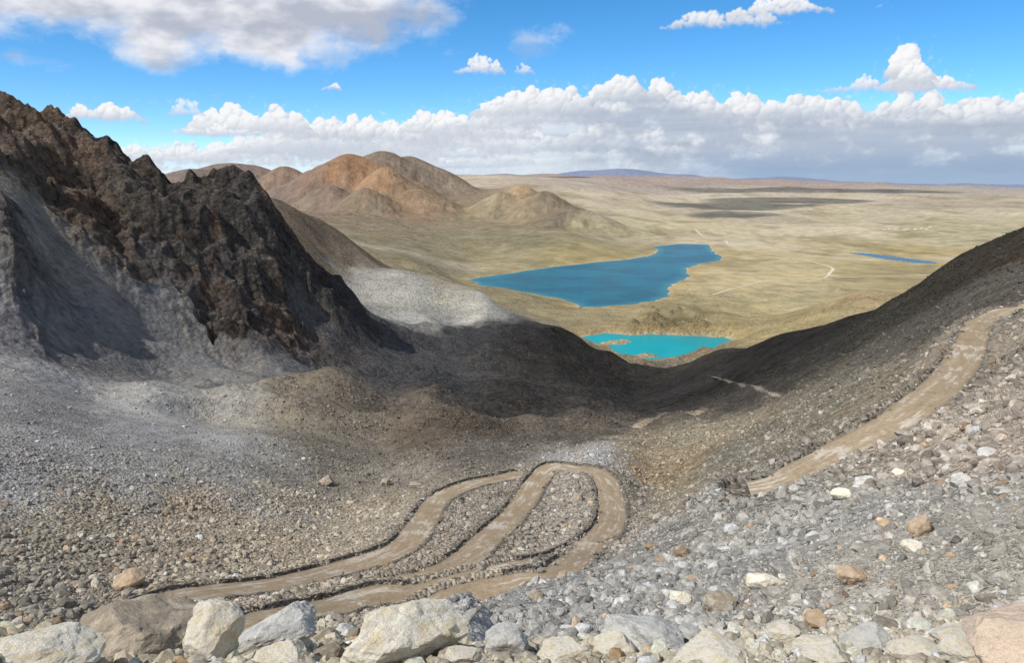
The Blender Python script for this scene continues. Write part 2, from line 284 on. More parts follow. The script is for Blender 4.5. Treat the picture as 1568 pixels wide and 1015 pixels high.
i0=np.searchsorted(Rr,75); i1=np.searchsorted(Rr,620)
cr=np.hypot(allc[:,0],allc[:,1])
for i in range(i0,i1):
    x=X[i];y=Y[i]; rr=Rr[i]
    s=np.abs(cr-rr)<12
    if not s.any(): continue
    cc=allc[s]; d=np.sqrt((x[:,None]-cc[None,:,0])**2+(y[:,None]-cc[None,:,1])**2)
    k=d.argmin(1); dm=d[np.arange(NC),k]; zr=allz[s][k]; hw=allw[s][k]
    w=sst(1-(dm-hw-.6)/6.)
    z=Z[i]*(1-w)+(zr+.35*sst((dm-hw-.3)/.7)*sst((hw+3.-dm)/1.5))*w
    z=np.where(dm<hw+.15,zr-.3,z)
    Z[i]=z; RM[i]=sst(1-(dm-hw-.2)/1.8)
print('roads',time.time()-T0)
# ---------------- vertex colour
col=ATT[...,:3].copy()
gz_r=np.gradient(Z,axis=0)/dr[:,None]; gz_a=np.gradient(Z,axis=1)/(RG*(2*AZ/(NC-1)))
slope=np.hypot(gz_r,gz_a)
big=fbm(X/260,Y/260,4,21); med=fbm(X/38,Y/38,4,31); sm=fbm(X/6,Y/6,3,51)
wfar=sst((LG-6.8)/1.2)
m=1+.22*med*(1-wfar*.4)+.16*sm*(1-wfar)+.18*big*wfar
col*=m[...,None]
warm=fbm(X/55,Y/55,3,61)*.5+fbm(X/600,Y/600,3,66)*.4*wfar
col*=np.stack([1+.10*warm,1+.02*warm,1-.14*warm],-1)
rb=sst((rough-1.3)/1.0)*(RG<1400)
st=sst((slope-.75)/.8)*rb
rust=sst((fbm(X/45,Y/45,4,71)-.03)/.3)*rb*.42
col=col*(1-.20*st[...,None])
col=col*(1-rust[...,None])+np.array([.215,.138,.092])*rust[...,None]*m[...,None]
gs=(rb*sst((.62-slope)/.35)*.7)[...,None]
col=col*(1-gs)+lin((132,130,129))*gs
sh=np.exp(-(shore/38.)**2)[...,None]*.7
col=col*(1-sh)+np.array([.40,.29,.135])*sh
sh2=np.exp(-(shore/9.)**2)[...,None]*.6
col=col*(1-sh2)+np.array([.50,.45,.34])*sh2
rmm=(RM*.55)[...,None]; col=col*(1-rmm)+np.array([.28,.24,.19])*rmm
pl=((RG>2000)&(rough<.62))
ms=sst((fbm(X/420+2,Y/760,5,81)-.02)/.35)*pl*.55
col=col*(1-ms[...,None])+np.array([.24,.205,.120])*ms[...,None]
ms=sst((fbm(X/900+7,Y/1400,5,91)-.05)/.3)*pl*.45
col=col*(1-ms[...,None])+np.array([.58,.51,.40])*ms[...,None]
ms=sst((fbm(X/160+7,Y/300,4,93)-.12)/.25)*pl*(RG<5500)*.45
col=col*(1-ms[...,None])+np.array([.20,.175,.11])*ms[...,None]
ms=sst((fbm(X/1800+3,Y/2600,5,95)-.05)/.25)*(RG>6500)*(rough<.65)*.45
col=col*(1-ms[...,None])+np.array([.27,.23,.19])*ms[...,None]
col=np.clip(col*.96,.01,.9)
# ---------------- build helpers
def mesh_np(name,v,f,mat,smooth_=True,cols=None,attrs=None):
    me=bpy.data.meshes.new(name); v=np.asarray(v,np.float32); f=np.asarray(f,np.int32); k=f.shape[1]
    me.vertices.add(len(v)); me.vertices.foreach_set('co',v.ravel())
    me.loops.add(f.size); me.loops.foreach_set('vertex_index',f.ravel())
    me.polygons.add(len(f)); me.polygons.foreach_set('loop_start',np.arange(len(f),dtype=np.int32)*k)
    me.polygons.foreach_set('use_smooth',np.full(len(f),smooth_,dtype=bool))
    if cols is not None:
        at=me.attributes.new('Col','FLOAT_COLOR','POINT'); c=np.ones((len(v),4),np.float32); c[:,:3]=cols; at.data.foreach_set('color',c.ravel())
    for kx,vx in (attrs or {}).items():
        at=me.attributes.new(kx,'FLOAT','POINT'); at.data.foreach_set('value',np.ascontiguousarray(vx,np.float32).ravel())
    me.update(calc_edges=True)
    ob=bpy.data.objects.new(name,me); scene.collection.objects.link(ob)
    if mat: me.materials.append(mat)
    return ob
class G:
    def __init__(s,nt): s.nt=nt
    def n(s,t,**k):
        nd=s.nt.nodes.new(t)
        for a,b in k.items(): setattr(nd,a,b)
        return nd
    def L(s,a,b): s.nt.links.new(a,b)
    def put(s,sock,v):
        if isinstance(v,bpy.types.NodeSocket): s.L(v,sock)
        elif v is not None: sock.default_value=v
    def m(s,op,a,b=None,c=None,clamp=False):
        nd=s.n('ShaderNodeMath',operation=op,use_clamp=clamp)
        for i,v in enumerate((a,b,c)):
            if v is not None: s.put(nd.inputs[i],v)
        return nd.outputs[0]
    def add(s,a,b): return s.m('ADD',a,b)
    def sub(s,a,b): return s.m('SUBTRACT',a,b)
    def mul(s,a,b): return s.m('MULTIPLY',a,b)
    def ss(s,x,a,b,lo=0.,hi=1.):
        nd=s.n('ShaderNodeMapRange',interpolation_type='SMOOTHSTEP'); s.put(nd.inputs[0],x)
        for i,v in enumerate((a,b,lo,hi)): s.put(nd.inputs[i+1],v)
        return nd.outputs[0]
    def mix(s,f,a,b,mode='MIX'):
        nd=s.n('ShaderNodeMix',data_type='RGBA',blend_type=mode); s.put(nd.inputs[0],f)
        for i,v in ((6,a),(7,b)):
            if isinstance(v,(tuple,list)): v=tuple(v)[:3]+(1,)
            s.put(nd.inputs[i],v)
        return nd.outputs[2]
    def noise(s,vec,sc,det=4,ro=.55,dist=0.,dim='2D'):
        nd=s.n('ShaderNodeTexNoise',noise_dimensions=dim); s.put(nd.inputs['Vector'],vec); nd.inputs['Scale'].default_value=sc; nd.inputs['Detail'].default_value=det; nd.inputs['Roughness'].default_value=ro; nd.inputs['Distortion'].default_value=dist
        return nd.outputs[0]
    def vor(s,vec,sc,feat='F1',det=0.,dim='2D'):
        nd=s.n('ShaderNodeTexVoronoi',feature=feat,voronoi_dimensions=dim); s.put(nd.inputs['Vector'],vec); nd.inputs['Scale'].default_value=sc
        if det: nd.inputs['Detail'].default_value=det
        return nd
    def xyz(s,x,y,z=0.):
        nd=s.n('ShaderNodeCombineXYZ'); s.put(nd.inputs[0],x); s.put(nd.inputs[1],y); s.put(nd.inputs[2],z); return nd.outputs[0]
def newmat(name):
    m=bpy.data.materials.new(name); m.use_nodes=True; nt=m.node_tree; g=G(nt); b=nt.nodes['Principled BSDF']
    b.inputs['Roughness'].default_value=.95; b.inputs['Specular IOR Level'].default_value=0.
    return m,g,b
# terrain material
mt,g,b=newmat('rocky_ground')
pos=g.n('ShaderNodeNewGeometry').outputs['Position']
vc=g.n('ShaderNodeAttribute',attribute_name='Col').outputs['Color']
lr=g.n('ShaderNodeAttribute',attribute_name='lr').outputs['Fac']
rg=g.n('ShaderNodeAttribute',attribute_name='rg').outputs['Fac']
def val_of(vn):
    sp=g.n('ShaderNodeSeparateColor'); g.L(vn.outputs['Color'],sp.inputs[0]); return sp.outputs[0]
w1=g.ss(lr,2.9,3.8,1.,0.); w3=g.ss(lr,5.3,6.3); w2=g.mul(g.sub(1.,w1),g.sub(1.,w3)); w4=g.ss(lr,7.0,8.0)
va=g.vor(pos,14.); vb=g.vor(pos,1.7); vcx=g.vor(pos,.35,dim='3D')
na=g.noise(pos,.9,5,.68); nb=g.noise(pos,.12,6,.72,0.,'3D'); nc=g.noise(pos,.012,6,.68)
crag=g.ss(rg,1.2,2.6)
c1=g.mul(g.sub(val_of(va),.5),.75)
c2=g.mul(g.sub(val_of(vb),.5),.80)
c3=g.mul(g.sub(val_of(vcx),.5),g.ss(rg,1.2,2.6,.5,.75))
cell=g.add(g.add(g.mul(c1,w1),g.mul(c2,w2)),g.mul(g.mul(c3,w3),g.sub(1.,w4)))
nn=g.add(g.mul(g.sub(na,.5),g.mul(.9,g.sub(1.,w3))),g.add(g.mul(g.sub(nb,.5),g.mul(g.ss(rg,1.2,2.6,1.2,2.0),g.sub(1.,w4))),g.mul(g.sub(nc,.5),1.1)))
cell=g.mul(cell,g.ss(rg,0.,.9,.35,1.0))
tot=g.m('MAXIMUM',g.add(1.,g.add(cell,nn)),.25)
gm=g.n('ShaderNodeVectorMath',operation='SCALE'); g.L(vc,gm.inputs[0]); g.L(tot,gm.inputs[3])
g.L(gm.outputs[0],b.inputs['Base Color'])
h1=g.mul(g.add(g.mul(va.outputs['Distance'],-.06),g.mul(na,.08)),w1)
h2=g.mul(g.add(g.mul(vb.outputs['Distance'],-.5),g.mul(na,.5)),w2)
h3=g.mul(g.add(g.mul(vcx.outputs['Distance'],g.ss(rg,1.2,2.6,-1.8,-3.2)),g.mul(nb,g.ss(rg,1.,2.6,6.,15.))),g.mul(w3,g.sub(1.,w4)))
h4=g.mul(g.mul(nc,34.),w4)
hh=g.mul(g.add(g.add(h1,h2),g.add(h3,h4)),g.ss(rg,0.,1.,.25,1.0))
bp=g.n('ShaderNodeBump'); bp.inputs['Strength'].default_value=.9; bp.inputs['Distance'].default_value=1.; g.L(hh,bp.inputs['Height']); g.L(bp.outputs[0],b.inputs['Normal'])
idx=np.arange(NR*NC,dtype=np.int32).reshape(NR,NC)
quads=np.stack([idx[:-1,:-1],idx[:-1,1:],idx[1:,1:],idx[1:,:-1]],-1).reshape(-1,4)
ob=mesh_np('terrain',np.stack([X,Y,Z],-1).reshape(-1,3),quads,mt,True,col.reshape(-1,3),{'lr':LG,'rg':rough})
print('terrain',len(quads),time.time()-T0)
# water
def water(name,c1,c2):
    m,g,b=newmat(name+'_water'); b.inputs['Roughness'].default_value=.25; b.inputs['IOR'].default_value=1.33; b.inputs['Specular IOR Level'].default_value=.07
    pos=g.n('ShaderNodeNewGeometry').outputs['Position']
    n1=g.noise(pos,.004,5,.6); sd=g.n('ShaderNodeAttribute',attribute_name='sd').outputs['Fac']
    c=g.mix(g.ss(n1,.35,.65),c1,c2); sh=g.ss(sd,-45. if name=='lake' else -18.,0.)
    c=g.mix(g.mul(sh,.5),c,(.05,.24,.25) if name!='pond' else c1); g.L(c,b.inputs['Base Color'])
    bp=g.n('ShaderNodeBump'); bp.inputs['Strength'].default_value=.5; bp.inputs['Distance'].default_value=.4; g.L(g.noise(pos,.35,3,.6),bp.inputs['Height']); g.L(bp.outputs[0],b.inputs['Normal'])
    return m
WC={'lake':((.003,.086,.125),(.006,.130,.18)),'turquoise_lake':((.003,.27,.33),(.004,.33,.37)),'pond':((.03,.13,.22),(.03,.14,.24))}
for name,lev,sl,d in WAT:
    m=d<(30 if name!='turquoise_lake' else 12)
    cm=m[:-1,:-1]|m[1:,:-1]|m[:-1,1:]|m[1:,1:]
    ii=np.arange(m.size).reshape(m.shape); qd=np.stack([ii[:-1,:-1],ii[:-1,1:],ii[1:,1:],ii[1:,:-1]],-1)[cm]
    u,inv=np.unique(qd,return_inverse=True)
    v=np.stack([X[sl].ravel()[u],Y[sl].ravel()[u],np.full(len(u),lev)],1)
    mesh_np(name,v,inv.reshape(-1,4),water(name,*WC[name]),True,None,{'sd':d.ravel()[u]})
# roads mesh
def roadmat(name,base,trk):
    m,g,b=newmat(name)
    uvn=g.n('ShaderNodeAttribute',attribute_name='u').outputs['Fac']; vn=g.n('ShaderNodeAttribute',attribute_name='v').outputs['Fac']
    pos=g.n('ShaderNodeNewGeometry').outputs['Position']
    st=g.noise(g.xyz(g.mul(uvn,2.2),g.mul(vn,.09)),1.6,4,.6); pt=g.noise(pos,.13,4,.65); fn=g.noise(pos,1.6,5,.7)
    uw=g.add(uvn,g.mul(g.sub(pt,.5),.7))
    au=g.m('ABSOLUTE',uw); tr=g.m('ABSOLUTE',g.sub(au,.42)); track=g.mul(g.ss(tr,.05,.26,1.,0.),g.ss(st,.38,.62))
    c=g.mix(g.mul(track,.4),base,trk); c=g.mix(g.mul(g.ss(g.add(g.mul(st,.45),g.mul(pt,.55)),.53,.61),.8),c,trk)
    c=g.mix(g.ss(g.add(g.m('ABSOLUTE',uvn),g.mul(g.sub(fn,.5),.7)),.78,1.05,0.,.85),c,(.21,.185,.155))
    c=g.mix(g.mul(g.ss(pt,.46,.34),.4),c,(.24,.18,.12))
    sc=g.n('ShaderNodeVectorMath',operation='SCALE'); g.L(c,sc.inputs[0]); g.L(g.ss(fn,.2,.8,.78,1.22),sc.inputs[3]); g.L(sc.outputs[0],b.inputs['Base Color'])
    bp=g.n('ShaderNodeBump'); bp.inputs['Strength'].default_value=.35; bp.inputs['Distance'].default_value=.1; g.L(g.add(fn,g.mul(track,-1.)),bp.inputs['Height']); g.L(bp.outputs[0],b.inputs['Normal'])
    return m
rm=roadmat('packed_dirt',(.325,.255,.175),(.50,.45,.38)); tm=roadmat('pale_dirt',(.66,.58,.45),(.74,.66,.53))
mw,g,b=newmat('dry_stone_wall'); pos=g.n('ShaderNodeNewGeometry').outputs['Position']
vv=g.vor(pos,2.6,dim='3D'); sp_=g.n('ShaderNodeSeparateColor'); g.L(vv.outputs['Color'],sp_.inputs[0]); g.L(g.mix(sp_.outputs[0],(.08,.073,.064),(.26,.24,.21)),b.inputs['Base Color'])
bp=g.n('ShaderNodeBump'); bp.inputs['Strength'].default_value=.8; bp.inputs['Distance'].default_value=.3; bp.invert=True; g.L(vv.outputs['Distance'],bp.inputs['Height']); g.L(bp.outputs[0],b.inputs['Normal'])
EDGE=[]
for ri,(name,hw,c,zz,edge) in enumerate(RD):
    tg=np.gradient(c,axis=0); tg/=np.linalg.norm(tg,axis=1)[:,None]; nr=np.stack([tg[:,1],-tg[:,0]],1)
    if name=='dirt_road':
        us=np.array([-1.18,-1,-.75,-.5,-.25,0,.25,.5,.75,1,1.18]); dz=np.array([-.6,-.08,.0,-.05,.02,.05,.02,-.05,0,-.08,-.6])
        ww=hw*(1+.08*pn(c[:,0]/7,c[:,1]/7,3)+.04*pn(c[:,0]/2.3,c[:,1]/2.3,3))
        x=c[:,None,0]+nr[:,None,0]*us[None]*ww[:,None]; y=c[:,None,1]+nr[:,None,1]*us[None]*ww[:,None]; z=zz[:,None]+dz[None]+.05*pn(x/2,y/2,8)
    else:
        us=np.array([-1,-.5,0,.5,1]); ww=hw*(1+.3*pn(c[:,0]/60,c[:,1]/60,3))
        x=c[:,None,0]+nr[:,None,0]*us[None]*ww[:,None]; y=c[:,None,1]+nr[:,None,1]*us[None]*ww[:,None]; z=zat(x,y,Z)+.7
    m_,k_=x.shape; ii=np.arange(m_*k_).reshape(m_,k_)
    qd=np.stack([ii[:-1,:-1],ii[1:,:-1],ii[1:,1:],ii[:-1,1:]],-1).reshape(-1,4)
    mesh_np(name,np.stack([x,y,z],-1).reshape(-1,3),qd,rm if name=='dirt_road' else tm,True,None,{'u':np.broadcast_to(us,(m_,k_)),'v':np.broadcast_to(np.arange(m_)[:,None]*1.0,(m_,k_))})
    if edge:
        for sd in ((-1,1) if ri in(1,2) else ()):
            on=(fbm(np.arange(m_)/12.+ri*9+sd*5,np.zeros(m_)+sd,2,7)>(-.16))
            for j2,r2 in enumerate(RD):
                if r2[0]!='dirt_road' : continue
                e=c+nr*sd*(hw+.9)
                dd=np.sqrt(((e[:,None]-r2[2][None])**2).sum(2))
                if j2==ri: 
                    ar=np.abs(np.arange(m_)[:,None]-np.arange(m_)[None]); dd=np.where(ar<12,99,dd)
                on&=dd.min(1)>r2[1]+.3
            h_=.46+.30*pn(np.arange(m_)/2.3,np.zeros(m_)+ri,4)
            pr=np.array([(.0,-.5),(.05,1.),(.5,.8),(.8,-2.2)])
            o1=hw*1.08+.25*pn(np.arange(m_)/3.1,np.zeros(m_)+ri,8)
            xs=c[:,None,0]+nr[:,None,0]*sd*(o1[:,None]+pr[None,:,0]); ys=c[:,None,1]+nr[:,None,1]*sd*(o1[:,None]+pr[None,:,0])
            zs=zz[:,None]+np.where(pr[None,:,1]>0,h_[:,None]*pr[None,:,1],pr[None,:,1]*.5)
            i4=np.arange(m_*4).reshape(m_,4); q4=np.stack([i4[:-1,:-1],i4[1:,:-1],i4[1:,1:],i4[:-1,1:]],-1)[(on[:-1]&on[1:])].reshape(-1,4)
            if len(q4): mesh_np('stone_parapet',np.stack([xs,ys,zs],-1).reshape(-1,3),q4,mw,False)
        for sd in (-1,1):
            for rep in range(4):
                o=hw*1.10+rng.normal(.25,.35,m_)+.1*rep; keep=rng.random(m_)<edge*.65
                px_=c[:,0]+nr[:,0]*sd*o+rng.normal(0,.4,m_); py_=c[:,1]+nr[:,1]*sd*o+rng.normal(0,.4,m_)
                EDGE.append(np.stack([px_,py_,zz-.05+rng.random(m_)*.2,.17*(1+2.2*rng.random(m_)**2)],1)[keep])
# ---------------- rocks
def rock(name,sub,seed,npl=12,soft=.0,ns=.08,sq=(1,1,1),fine=False):
    r=random.Random(seed); bm=bmesh.new(); bmesh.ops.create_icosphere(bm,subdivisions=sub,radius=1)
    pl=[]
    for i in range(npl):
        v=Vector((r.gauss(0,1),r.gauss(0,1),r.gauss(0,1))).normalized(); pl.append((v,r.uniform(.62,.95)))
    off=Vector((seed*3.7,seed*1.3,seed*.7))
    for v in bm.verts:
        d=v.co.normalized(); rad=1.15
        if fine: d2=(d+Vector((mnoise.noise(d*2+off),mnoise.noise(d*2+off*2),mnoise.noise(d*2-off)))*.16).normalized()
        else: d2=d
        for nrm,h in pl:
            c=nrm.dot(d2)
            if c>.05: rad=min(rad,h/c)
        rad*=1+ns*mnoise.noise(d*1.6+off)+ns*.4*mnoise.noise(d*4+off)
        if fine:
            q=d*rad; n1=mnoise.noise(q*2.6+off); 
            stp=math.floor((q.z*.8+q.x*.5+.25*n1)*6+seed)*12.9898; stp=(math.sin(stp)*43758.5)%1.0
            rad*=1+.06*(abs(n1)-.2)+.030*(stp-.5)+.035*mnoise.noise(q*7+off)+.018*mnoise.noise(q*18+off)+.008*mnoise.noise(q*42+off)
        v.co=Vector((d.x*rad*sq[0],d.y*rad*sq[1],d.z*rad*sq[2]))
    me=bpy.data.meshes.new(name); bm.to_mesh(me); bm.free(); return me
ms,g,b=newmat('scree_stone')
tint=g.n('ShaderNodeAttribute',attribute_name='tint',attribute_type='INSTANCER').outputs['Color']
oc=g.n('ShaderNodeTexCoord').outputs['Object']
sc=g.n('ShaderNodeVectorMath',operation='SCALE'); g.L(tint,sc.inputs[0]); g.L(g.ss(g.noise(oc,2.2,3,.7,0.,'3D'),.25,.75,.7,1.3),sc.inputs[3]); g.L(sc.outputs[0],b.inputs['Base Color'])
tc=bpy.data.collections.new('stone_shapes')
for i in range(12):
    rr_=random.Random(i)
    me=rock('stone_shape',2 if i<9 else 3,i+3,random.Random(i).randint(8,13),ns=.10,sq=(1,rr_.uniform(.55,.9),rr_.uniform(.4,.75)))
    me.materials.append(ms); o=bpy.data.objects.new('stone_shape',me); tc.objects.link(o)
def scatter(name,pts_,scl,rot,tint_):
    n=len(pts_); me=bpy.data.meshes.new(name); me.vertices.add(n); me.vertices.foreach_set('co',pts_.astype(np.float32).ravel())
    a=me.attributes.new('scl','FLOAT_VECTOR','POINT'); a.data.foreach_set('vector',scl.astype(np.float32).ravel())
    a=me.attributes.new('rot','FLOAT_VECTOR','POINT'); a.data.foreach_set('vector',rot.astype(np.float32).ravel())
    c=np.ones((n,4),np.float32); c[:,:3]=tint_; a=me.attributes.new('tint','FLOAT_COLOR','POINT'); a.data.foreach_set('color',c.ravel())
    a=me.attributes.new('idx','INT','POINT'); a.data.foreach_set('value',rng.integers(0,12,n).astype(np.int32))
    ob=bpy.data.objects.new(name,me); scene.collection.objects.link(ob)
    ng=bpy.data.node_groups.new(name+'_gn','GeometryNodeTree')
    ng.interface.new_socket('Geometry',in_out='INPUT',socket_type='NodeSocketGeometry'); ng.interface.new_socket('Geometry',in_out='OUTPUT',socket_type='NodeSocketGeometry')
    N=ng.nodes; gi=N.new('NodeGroupInput'); go=N.new('NodeGroupOutput'); ip=N.new('GeometryNodeInstanceOnPoints'); ci=N.new('GeometryNodeCollectionInfo')
    ci.inputs['Collection'].default_value=tc; ci.inputs['Separate Children'].default_value=True; ci.inputs['Reset Children'].default_value=True
    ip.inputs['Pick Instance'].default_value=True
    def na_(nm,t): 
        q=N.new('GeometryNodeInputNamedAttribute'); q.data_type=t; q.inputs[0].default_value=nm; return q.outputs[0]
    l=ng.links.new; l(gi.outputs[0],ip.inputs['Points']); l(ci.outputs[0],ip.inputs['Instance']); l(na_('idx','INT'),ip.inputs['Instance Index']); l(na_('rot','FLOAT_VECTOR'),ip.inputs['Rotation']); l(na_('scl','FLOAT_VECTOR'),ip.inputs['Scale']); l(ip.outputs[0],go.inputs[0])
    md=ob.modifiers.new('scatter','NODES'); md.node_group=ng
    return ob
Tn=Z/RG; gt=np.gradient(Tn,axis=0)/np.gradient(LR)[:,None]
wgt=(np.clip(gt,0,None)+.02)*np.gradient(LR)[:,None]*np.clip(stony,0,1)**1.3*(RM<.25)
wgt*=(RG>2.2)*(RG<560)*(np.abs(AG)<math.radians(40))
wgt*=.4+1.1*sst((fbm(X/14,Y/14,3,15)+.25)/.5)
wgt[(RG>5)&(gt<0)]*=.05
cum=np.cumsum(wgt.ravel()); NS=270000
pick=np.searchsorted(cum,rng.random(NS)*cum[-1]); pi,pj=np.unravel_index(pick,Z.shape)
pi=np.clip(pi,1,NR-2); pj=np.clip(pj,1,NC-2)
fr=pi+rng.random(NS)-.5; fc=pj+rng.random(NS)-.5
rr=np.exp(np.interp(fr,np.arange(NR),LR)); aa=-AZ+fc/(NC-1)*2*AZ
zz=bil(Z,fr,fc); rmv=bil(RM,fr,fc)
u=rng.random(NS); ang=np.minimum(.00100*(1-u)**(-1/1.9),.0125)
size=np.minimum(rr*ang,1.1*(.5+.5*rng.random(NS))); size=np.where(rr>150,size*.85,size); size=np.where(rr<8,np.minimum(size*1.3,.12),size)
x=rr*np.sin(aa); y=rr*np.cos(aa)
cc=bil(col,fr,fc); gl=cc.mean(1)[:,None]
br=np.exp(rng.normal(-.03,.30,NS))[:,None]
ti=np.clip((cc*.65+gl*.35*np.array([1.03,1.,.95]))*br*1.02,.02,.52)
ru=rng.random(NS)<.035; ti[ru]*=np.array([1.10,.88,.68])
kp=rmv<.2
scatter('scree_stones',np.stack([x,y,zz+size*.10],1)[kp],(size[:,None]*rng.uniform(.75,1.25,(NS,3)))[kp],(rng.normal(0,.4,(NS,3))+np.array([0,0,1])*rng.random((NS,1))*6.28)[kp],ti[kp])
E=np.concatenate(EDGE); ne=len(E)
scatter('roadside_stone_edging',E[:,:3],E[:,3:4]*rng.uniform(.7,1.3,(ne,3)),rng.uniform(0,6.28,(ne,3))*np.array([.1,.1,1]),np.clip(np.array([.22,.205,.18])*np.exp(rng.normal(0,.4,(ne,1))),.03,.5))
print('stones',time.time()-T0)
# hero boulders
def bmat(name,c1,c2,c3):
    m,g,b=newmat(name); oc=g.n('ShaderNodeTexCoord').outputs['Object']
    n1=g.noise(oc,2.2,6,.65,.6,'3D'); n2=g.noise(oc,7.,5,.7,0.,'3D'); n3=g.noise(oc,34.,4,.75,0.,'3D')
    c=g.mix(g.ss(n1,.45,.65),c1,c2); c=g.mix(g.mul(g.ss(n2,.56,.68),.7),c,c3)
    sc=g.n('ShaderNodeVectorMath',operation='SCALE'); g.L(c,sc.inputs[0]); g.L(g.ss(n3,.3,.7,.78,1.15),sc.inputs[3]); g.L(sc.outputs[0],b.inputs['Base Color'])
    bp=g.n('ShaderNodeBump'); bp.inputs['Strength'].default_value=.7; bp.inputs['Distance'].default_value=.03; g.L(g.add(n2,g.mul(n3,.5)),bp.inputs['Height']); g.L(bp.outputs[0],b.inputs['Normal'])
    return m
M_w=bmat('pale_quartzite',(.80,.76,.66),(.74,.64,.46),(.50,.44,.34)); M_g=bmat('grey_granite',(.64,.63,.60),(.46,.455,.44),(.72,.68,.60)); M_d=bmat('weathered_brown_rock',(.32,.275,.22),(.50,.43,.34),(.18,.155,.13)); M_p=bmat('pink_granite',(.76,.60,.47),(.66,.53,.42),(.50,.42,.35)); M_o=bmat('rusty_rock',(.46,.34,.23),(.54,.45,.35),(.30,.22,.17))
HB=[(50,1022,140,42,M_w),(190,1006,160,84,M_d),(120,1018,60,40,M_w),(325,1012,82,84,M_w),(425,1000,122,70,M_g),(437,1022,66,38,M_w),(500,1012,44,26,M_d),(622,1006,158,98,M_w),(555,1018,60,30,M_d),(705,1018,60,34,M_w),(775,1006,70,48,M_g),(860,1015,70,34,M_w),(985,996,126,60,M_g),(945,1004,60,34,M_w),(1060,988,50,30,M_g),(1090,1016,95,36,M_w),(1200,984,60,30,M_w),(1250,962,42,28,M_o),(1330,992,70,32,M_g),(1548,1022,130,90,M_p),(1480,1012,60,30,M_w),(1455,988,60,30,M_w),(1400,1012,60,30,M_w),(1260,1012,70,30,M_w),
(1170,905,44,30,M_w),(1302,896,36,28,M_o),(820,920,24,18,M_d),(1322,745,28,16,M_g),(1405,820,32,30,M_o),(500,742,20,14,M_d),(590,745,18,12,M_d),(638,748,20,9,M_d),(885,768,14,16,M_d),(200,898,36,24,M_o),(1470,745,26,18,M_g),(1395,845,26,16,M_w),(1105,935,44,28,M_d),(1040,925,30,18,M_w),(1380,735,22,16,M_w),(1290,765,26,16,M_w),(1512,700,22,14,M_g)]
def hitf(px,py,rmin=2.3):
    a,t=ray(px,py); fc=(a+AZ)/(2*AZ)*(NC-1); j=int(fc); pr=Tn[:,j]; i=np.searchsorted(Rr,rmin)
    k=i+int(np.argmax(pr[i:]>=t)); return a,Rr[k],pr[k]*Rr[k]
for i,(px,py,w,h,m) in enumerate(HB):
    a,r,z=hitf(px,py); sl_=math.hypot(r,z); s=w/F*sl_/2; sh=h/F*sl_/2
    me=rock('boulder',5 if w>60 else 4,100+i*7,9+i%5,ns=.06,fine=True); me.materials.append(m)
    for p in me.polygons: p.use_smooth=False
    o=bpy.data.objects.new('boulder',me); scene.collection.objects.link(o)
    o.scale=(s*1.05,s*random.uniform(.75,.9),sh*1.15); o.rotation_euler=(random.uniform(-.15,.15),random.uniform(-.15,.15),random.uniform(-.5,.5)-a)
    o.location=(r*math.sin(a),r*math.cos(a),z+sh*.62)
# village
mh,g,b=newmat('whitewash'); b.inputs['Base Color'].default_value=(.75,.73,.68,1)
mr_,g,b=newmat('tin_roof'); b.inputs['Base Color'].default_value=(.45,.40,.36,1)
for i in range(9):
    a,r,z=hitf(1355+i*9+random.uniform(-3,3),350+random.uniform(-3,3),2500)
    bm=bmesh.new(); L,Wd,Hh=random.uniform(12,22),8,5
    v=[bm.verts.new(c) for c in [(-L/2,-Wd/2,0),(L/2,-Wd/2,0),(L/2,Wd/2,0),(-L/2,Wd/2,0),(-L/2,-Wd/2,Hh),(L/2,-Wd/2,Hh),(L/2,Wd/2,Hh),(-L/2,Wd/2,Hh),(-L/2,0,Hh+2.5),(L/2,0,Hh+2.5)]]
    for f in [(0,1,5,4),(1,2,6,9,5),(2,3,7,6),(3,0,4,8,7)]: bm.faces.new([v[k] for k in f])
    for f in [(4,5,9,8),(6,7,8,9)]: bm.faces.new([v[k] for k in f]).material_index=1
    me=bpy.data.meshes.new('village_house'); bm.to_mesh(me); bm.free(); me.materials.append(mh); me.materials.append(mr_)
    o=bpy.data.objects.new('village_house',me); scene.collection.objects.link(o); o.location=(r*math.sin(a),r*math.cos(a),z-.3); o.rotation_euler=(0,0,random.uniform(-.4,.4))
# ---------------- sun
SA,SE=math.radians(-126),math.radians(48)
S=Vector((math.sin(SA)*math.cos(SE),math.cos(SA)*math.cos(SE),math.sin(SE)))
sl_=bpy.data.lights.new('sun','SUN'); sl_.energy=4.3; sl_.angle=math.radians(.53); sl_.color=(1,.95,.87)
so=bpy.data.objects.new('sun',sl_); scene.collection.objects.link(so); so.rotation_euler=S.to_track_quat('Z','Y').to_euler()
